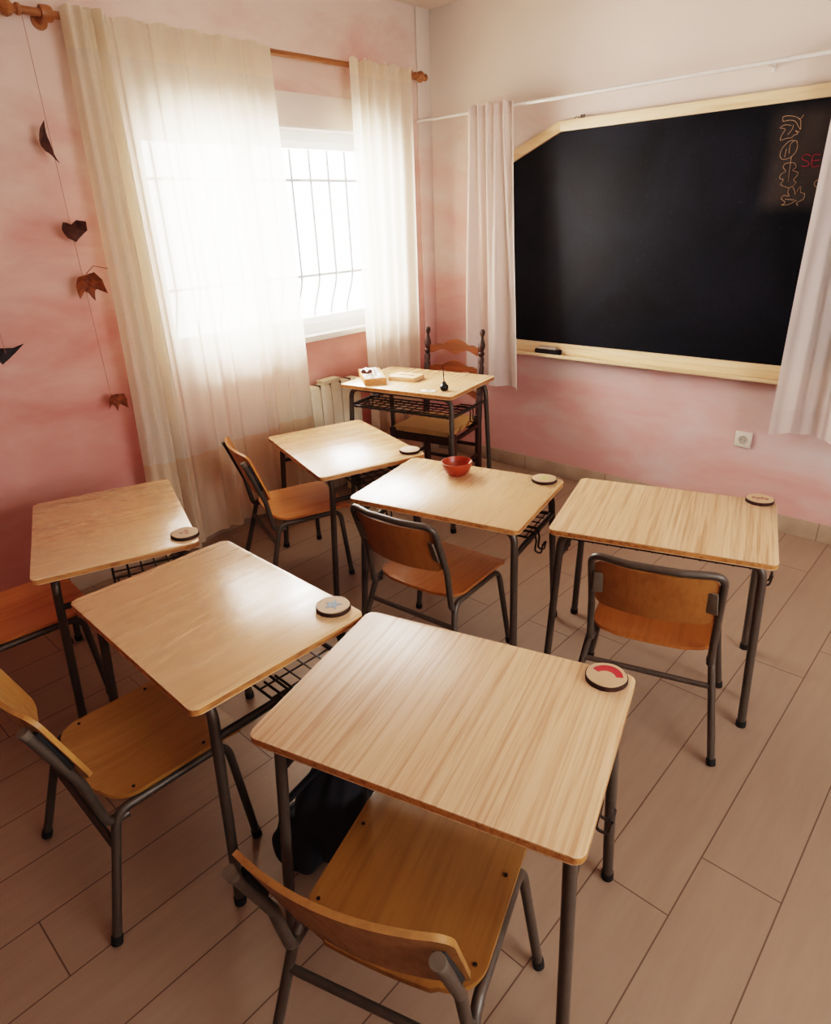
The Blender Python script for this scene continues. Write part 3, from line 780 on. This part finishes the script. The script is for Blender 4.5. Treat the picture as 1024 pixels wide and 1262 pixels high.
# ------------------------------------------------------------------ wooden discs
def disc(label, x, y, z, r, paint=None, rz=0):
    t = thing('wooden_disc', label, 'wooden disc', (x, y, z), rz, 'sliced wood discs on the desks')
    n = 40; rad = lambda a: r * (1 + .025 * math.sin(2 * a + x * 9) + .012 * math.sin(5 * a + y * 7))
    o1 = [(rad(2 * PI * k / n) * math.cos(2 * PI * k / n), rad(2 * PI * k / n) * math.sin(2 * PI * k / n)) for k in range(n)]
    bm = bmesh.new(); slab(bm, o1, 0, .0115, .001); finish('bark_edge', bm, M['bark'], t, 30)
    bm = bmesh.new(); slab(bm, [(a * .955, b * .955) for a, b in o1], .0112, .0128, .0005); finish('cut_face', bm, M['slice'], t, 30)
    if paint:
        nm, outlines, mat = paint
        for ol in outlines:
            bm = bmesh.new(); slab(bm, [(a * r, b * r) for a, b in ol], .0126, .0134); finish(nm, bm, mat, t)
    return t
star = [[(.55 * (1 if k % 2 == 0 else .42) * math.cos(PI / 2 + k * PI / 5), .55 * (1 if k % 2 == 0 else .42) * math.sin(PI / 2 + k * PI / 5)) for k in range(10)]]
bean = []
for i in range(17):
    a = math.radians(lerp(152, 12, i / 16)); w = .22 + .07 * math.sin(i / 16 * PI)
    bean.append((.62 * math.cos(a) * 1.02, -.22 + .62 * math.sin(a) + w * .4, w, a))
bo_ = [(x + math.cos(a) * w * .75, y + math.sin(a) * w * .75) for x, y, w, a in bean] + [(x - math.cos(a) * w * .75, y - math.sin(a) * w * .75) for x, y, w, a in reversed(bean)]
def ringpts(r0, n=20, cx=0, cy=0): return [(cx + r0 * math.cos(2 * PI * k / n), cy + r0 * math.sin(2 * PI * k / n)) for k in range(n)]
squig = [[(-.45 + .3 * i + .16 * math.cos(b), .05 * (-1) ** i + .2 * math.sin(b)) for b in [2 * PI * k / 9 for k in range(9)]] for i in range(4)]
petal = [ringpts(.16, 10, .26 * math.cos(k * 2.1), .26 * math.sin(k * 2.1)) for k in range(3)]
disc('wooden disc painted with a red bean, on the nearest desk', -.5142, 1.1406, .6514, .046, ('painted_bean', [bo_], M['red_paint']), .30)
disc('wooden disc painted with a blue star, on the desk left of the nearest', -1.2202, .9411, .6523, .047, ('painted_star', star, M['blue_paint']), .5)
disc('wooden disc with a faint rusty mark, on the far left desk', -1.9922, .9306, .643, .047, ('painted_mark', petal, M['rust_paint']), .2)
disc('plain pale wooden disc on the desk with window glare', -1.9934, 2.0743, .630, .047)
disc('wooden disc with a yellow-green centre, on the desk with the red bowl', -1.2975, 2.1193, .6357, .049, ('painted_centre', [ringpts(.34)], M['green_paint']), 0)
disc('wooden disc with small reddish-brown scribbles, on the rightmost desk', -.5783, 2.4166, .632, .0465, ('painted_mark', squig, M['rust_paint']), .35)

# ------------------------------------------------------------------ bowl and things on the teacher table
bw = thing('bowl', 'small terracotta red bowl on the middle desk', 'bowl', (-1.628, 1.973, .6357))
prof = [(0, .0), (.036, .0), (.041, .004), (.053, .018), (.061, .036), (.0645, .052), (.0645, .055), (.0615, .0555), (.058, .038), (.049, .019), (.034, .009), (0, .008)]
finish('body', LT(prof, 40), M['terracotta'], bw)
bm = grid(bmesh.new(), lambda s, t: Vector((math.cos(lerp(.62, .92, s)) * .0622 * (1 - .0 * t), math.sin(lerp(.62, .92, s)) * .0622, .056)) + Vector((-.010 * t, -.008 * t, -.016 * t + .0005)), 6, 4)
finish('paper_tag', bm, M['white_label'], bw)
ca, sa = math.cos(.18), math.sin(.18)
TZ = .7805
b1 = thing('wooden_box', 'open wooden box filled with white paper on the left of the teacher table', 'box', (-2.735, 2.562, TZ), .94)
finish('box_body', (lambda bm: (box(bm, -.062, .062, -.145, .145, 0, .006, .001), box(bm, -.062, -.054, -.145, .145, .004, .036, .001), box(bm, .054, .062, -.145, .145, .004, .036, .001), box(bm, -.056, .056, -.145, -.137, .004, .036, .001), box(bm, -.056, .056, .137, .145, .004, .036, .001), bm)[-1])(bmesh.new()), M['box_wood'], b1)
pw = thing('crumpled_paper', 'crumpled white paper heaped in the open wooden box', 'paper', (-2.735, 2.562, TZ + .0065), .94)
def PP(s, t):
    u, v = lerp(-.052, .052, s), lerp(-.134, .134, t); e = math.sin(PI * s) * math.sin(PI * t)
    return (u, v, .026 + .03 * e ** .5 * (.6 + .4 * math.sin(u * 95 + v * 40) * math.sin(v * 70 + 1)) + .004 * math.sin(u * 240) * e)
pm = sheet(bmesh.new(), PP, 24, 40, .002); box(pm, -.05, .05, -.13, .13, 0, .02, .002)
finish('sheet', pm, M['paper'], pw, 25)
rb = thing('dark_ribbon_bow', 'small brown bow lying on the white paper in the wooden box', 'bow', (-2.70, 2.49, TZ + .0475), .7)
for sx in (-1, 1):
    finish('loop', lathe(bmesh.new(), [(0, 0), (.006, .003), (.013, .02), (.010, .03), (0, .034)], 10, (0, 0, .006), Matrix.Rotation(sx * 1.15, 3, 'Y')), M['ribbon'], rb)
finish('knot', LT([(0, 0), (.006, .002), (.007, .006), (.005, .011), (0, .013)], 10), M['ribbon'], rb)
b2 = thing('box_lid', 'pale wooden box lid lying beside the open box on the teacher table', 'lid', (-2.57, 2.675, TZ), .22)
finish('lid_board', B(-.085, .085, -.06, .06, 0, .024, .002), M['box_pale'], b2)
finish('pen_mark', B(-.04, .05, -.004, .004, .024, .0252, .0005), M['ink_black'], b2)
iw = thing('inkwell', 'round black inkwell with its pen standing up on the teacher table', 'inkwell', (-2.2138, 2.5869, TZ))
finish('pot', LT([(0, 0), (.014, 0), (.021, .008), (.024, .018), (.021, .028), (.012, .035), (.011, .042), (.013, .045), (.008, .046), (0, .044)], 22), M['ink_black'], iw)
finish('pen', TB([(0, 0, .03), (-.002, -.002, .085), (-.004, -.003, .135)], [.0035, .0032, .0018], 8), M['ink_black'], iw)
ps = thing('paper_slip', 'small paper slip with a dark mark beside the inkwell', 'paper', (-2.282, 2.535, TZ), .5)
finish('slip', B(-.038, .038, -.016, .016, 0, .0016), M['paper'], ps)
finish('ink_mark', B(-.012, .018, -.006, .004, .0015, .0022), M['ink_black'], ps)

# ------------------------------------------------------------------ dry leaves on strings
SX = XW + .085
LEAFS = dict(
 maple=[(0, -.42), (.3, -.5), (.52, -.2), (.6, .35), (.36, .12), (.2, .22), (.12, .62), (-.06, .3), (-.22, .18), (-.46, .5), (-.5, .0), (-.36, -.34)],
 heart=[(0, -.3), (.2, -.5), (.48, -.42), (.52, -.02), (.2, .32), (.0, .5), (-.3, .3), (-.55, -.1), (-.4, -.42), (-.18, -.38)],
 narrow=[(0, -.62), (-.24, -.36), (-.36, -.02), (-.2, .28), (.06, .42), (.24, .66), (.17, .36), (.1, .02), (.06, -.3)],
 tri=[(-.6, -.4), (-.1, -.24), (.3, -.2), (.7, -.36), (.36, .08), (.05, .3), (-.4, .5), (-.62, .1)])
def leaf_outline(kind):
    pts = LEAFS[kind]; out = []
    for i, p in enumerate(pts):
        q = pts[(i + 1) % len(pts)]
        out.append(p); out.append((lerp(p[0], q[0], .5) * 1.02 + .012 * math.sin(i * 5), lerp(p[1], q[1], .5) * 1.02 + .012 * math.cos(i * 7)))
    return out
def leaf(label, y, z, w, h, yaw, curl, mat, kind='maple', roll=0, stem=True, xo=0):
    t = thing('dry_leaf', label, 'leaf', (SX + xo, y, z), yaw, 'dry leaves hung on strings')
    ol = leaf_outline(kind); bm = bmesh.new(); N = 5; rings = []
    c = bm.verts.new((0, 0, 0))
    cr, sr = math.cos(roll), math.sin(roll)
    def P(u, v):
        u, v = u * cr - v * sr, u * sr + v * cr
        X = u * w; Z = -v * h
        d = curl * (u * u + .5 * v * v) * w * 2.2 + .05 * w * math.sin(9 * u + 7 * v)
        return (d, X, Z)
    for k in range(1, N + 1): rings.append([bm.verts.new(P(a * k / N, b * k / N)) for a, b in ol])
    n = len(ol); c.co = P(0, 0)
    for k in range(n): bm.faces.new((c, rings[0][k], rings[0][(k + 1) % n]))
    for a, b in zip(rings, rings[1:]):
        for k in range(n): bm.faces.new((a[k], b[k], b[(k + 1) % n], a[(k + 1) % n]))
    ex = bmesh.ops.extrude_face_region(bm, geom=bm.faces[:])
    for v in ex['geom']:
        if isinstance(v, bmesh.types.BMVert): v.co.x += .0015
    finish('blade', bm, mat, t, 60)
    if stem: finish('stalk', TB([P(0, -.45), P(.3, -.75), P(.75, -.62)], .0016, 6), mat, t)
    return t
leaf('narrow dark dry leaf, topmost on the string left of the curtain', 1.205, 1.95, .095, .118, .1, .3, M['leaf_brown'], 'narrow', 0, False)
leaf('dark curled dry leaf, second from the top of the string', 1.2225, 1.622, .10, .085, 0, .5, M['leaf_brown'], 'heart', 0, False)
leaf('rust brown lobed dry leaf with a stalk, third from the top of the string', 1.236, 1.405, .108, .105, -.2, .35, M['leaf_rust'], 'maple', 0)
leaf('small brown dry leaf at the bottom end of the string', 1.238, .892, .085, .075, .1, .35, M['leaf_rust'], 'maple', .3, False)
leaf('blackish dry leaf at the left edge of the photo', .848, 1.178, .09, .08, .2, .35, M['leaf_black'], 'tri', 0, False, -.006)
def string(label, y, z0, z1):
    o = finish('hanging_string', TB([(SX - .005, y - .004, z0), (SX - .007, y - .006, (z0 + z1) / 2), (SX - .005, y - .004, z1)], .0011, 6), M['string'])
    # loop it over the rod
    return tag(o, label, 'string')
string('thin string with dry leaves hanging beside the wide curtain', 1.229, .89, 2.372)
string('thin string carrying the blackish leaf at the left edge', (.85), 1.14, CEIL)

# ------------------------------------------------------------------ school bag beside the nearest chair
bg = thing('backpack', 'dark fabric backpack slumped on the floor under the nearest desk', 'backpack', (-1.085, .745, 0), .28)
def bagf(hx, hy, H, lean, amp, cx=0, cy=0, z0=0.):
    def P(s, t):
        a = 2 * PI * s; z = z0 + H * t
        pr = (math.sin(PI * (min(t, .5) if t < .5 else .5)) ** .35) if t < .5 else (1 - .55 * smooth((t - .5) / .5)) * (1 if t < .97 else .6)
        pr = max(.02, min(1, pr)) if 0 < t < 1 else .03
        f = 1 + amp * (math.sin(7 * a + 6 * t) * .5 + math.sin(11 * a - 3 * t + 1) * .35) * (.4 + .6 * t)
        sq = (abs(math.cos(a)) ** 4 + abs(math.sin(a)) ** 4) ** -.25
        return (cx + hx * math.cos(a) * sq * pr * f + lean[0] * t, cy + hy * math.sin(a) * sq * pr * f + lean[1] * t, z)
    return grid(bmesh.new(), P, 60, 24)
def bag(*a, **k):
    bm = bagf(*a, **k); bmesh.ops.remove_doubles(bm, verts=bm.verts[:], dist=1e-5); return bm
finish('body', bag(.10, .095, .47, (.10, -.035), .10), M['bag'], bg, 60)
finish('front_pocket', bag(.075, .05, .20, (.02, 0), .08, -.055, -.075, .004), M['bag'], bg, 60)
finish('side_patch', bag(.028, .035, .12, (.0, 0), .05, -.12, .0, .004), M['bag2'], bg, 60)
finish('strap', TB([(-.06, -.10, .05), (-.075, -.115, .16), (-.03, -.12, .3), (.06, -.09, .42), (.085, -.05, .46)], .009, 8, .05, 5), M['bag'], bg)
finish('grab_handle', TB([(.07, -.05, .462), (.08, -.04, .49), (.11, -.03, .49), (.12, -.03, .462)], .006, 8, .015, 4), M['bag'], bg)

# ------------------------------------------------------------------ light
def area(name, loc, rot, sx, sy, power, col):
    l = bpy.data.lights.new(name, 'AREA'); l.shape = 'RECTANGLE'; l.size = sx; l.size_y = sy; l.energy = power; l.color = col
    o = bpy.data.objects.new(name, l); COL.objects.link(o); o.location = loc; o.rotation_euler = rot; return o
area('daylight_main_window', (XW - .75, 2.35, 1.75), (0, -math.radians(80), 0), 1.9, 2.4, 900, (1, .97, .93))
area('assumed_window_fill', (XR + .25, 1.05, 1.6), (0, math.radians(90), 0), 1.2, 1.7, 17, (.56, .72, 1))  # cool fill lamp added outside a window assumed in the unseen right wall
w = bpy.data.worlds.new('bright_overcast'); sc.world = w; w.use_nodes = True
wt = w.node_tree; bgn = wt.nodes['Background']
bgn.inputs[0].default_value = (1, .98, .95, 1); bgn.inputs[1].default_value = 25.0

# ------------------------------------------------------------------ camera
R = Matrix(((0.736, 0.6759, -0.0392), (-0.2515, 0.3268, 0.911), (-0.6286, 0.6606, -0.4105)))
cam = bpy.data.cameras.new('camera'); cam.sensor_fit = 'HORIZONTAL'; cam.sensor_width = 36; cam.lens = 804.2 / 1024 * 36; cam.clip_start = .02
co = bpy.data.objects.new('camera', cam); COL.objects.link(co)
rot = Matrix((R[0], R[1], -R[2])).transposed()
co.matrix_world = Matrix.Translation((0, 0, 1.6166)) @ rot.normalized().to_4x4()
sc.camera = co
sc.view_settings.view_transform = 'Filmic'
sc.view_settings.look = 'High Contrast'
sc.view_settings.exposure = -1.0
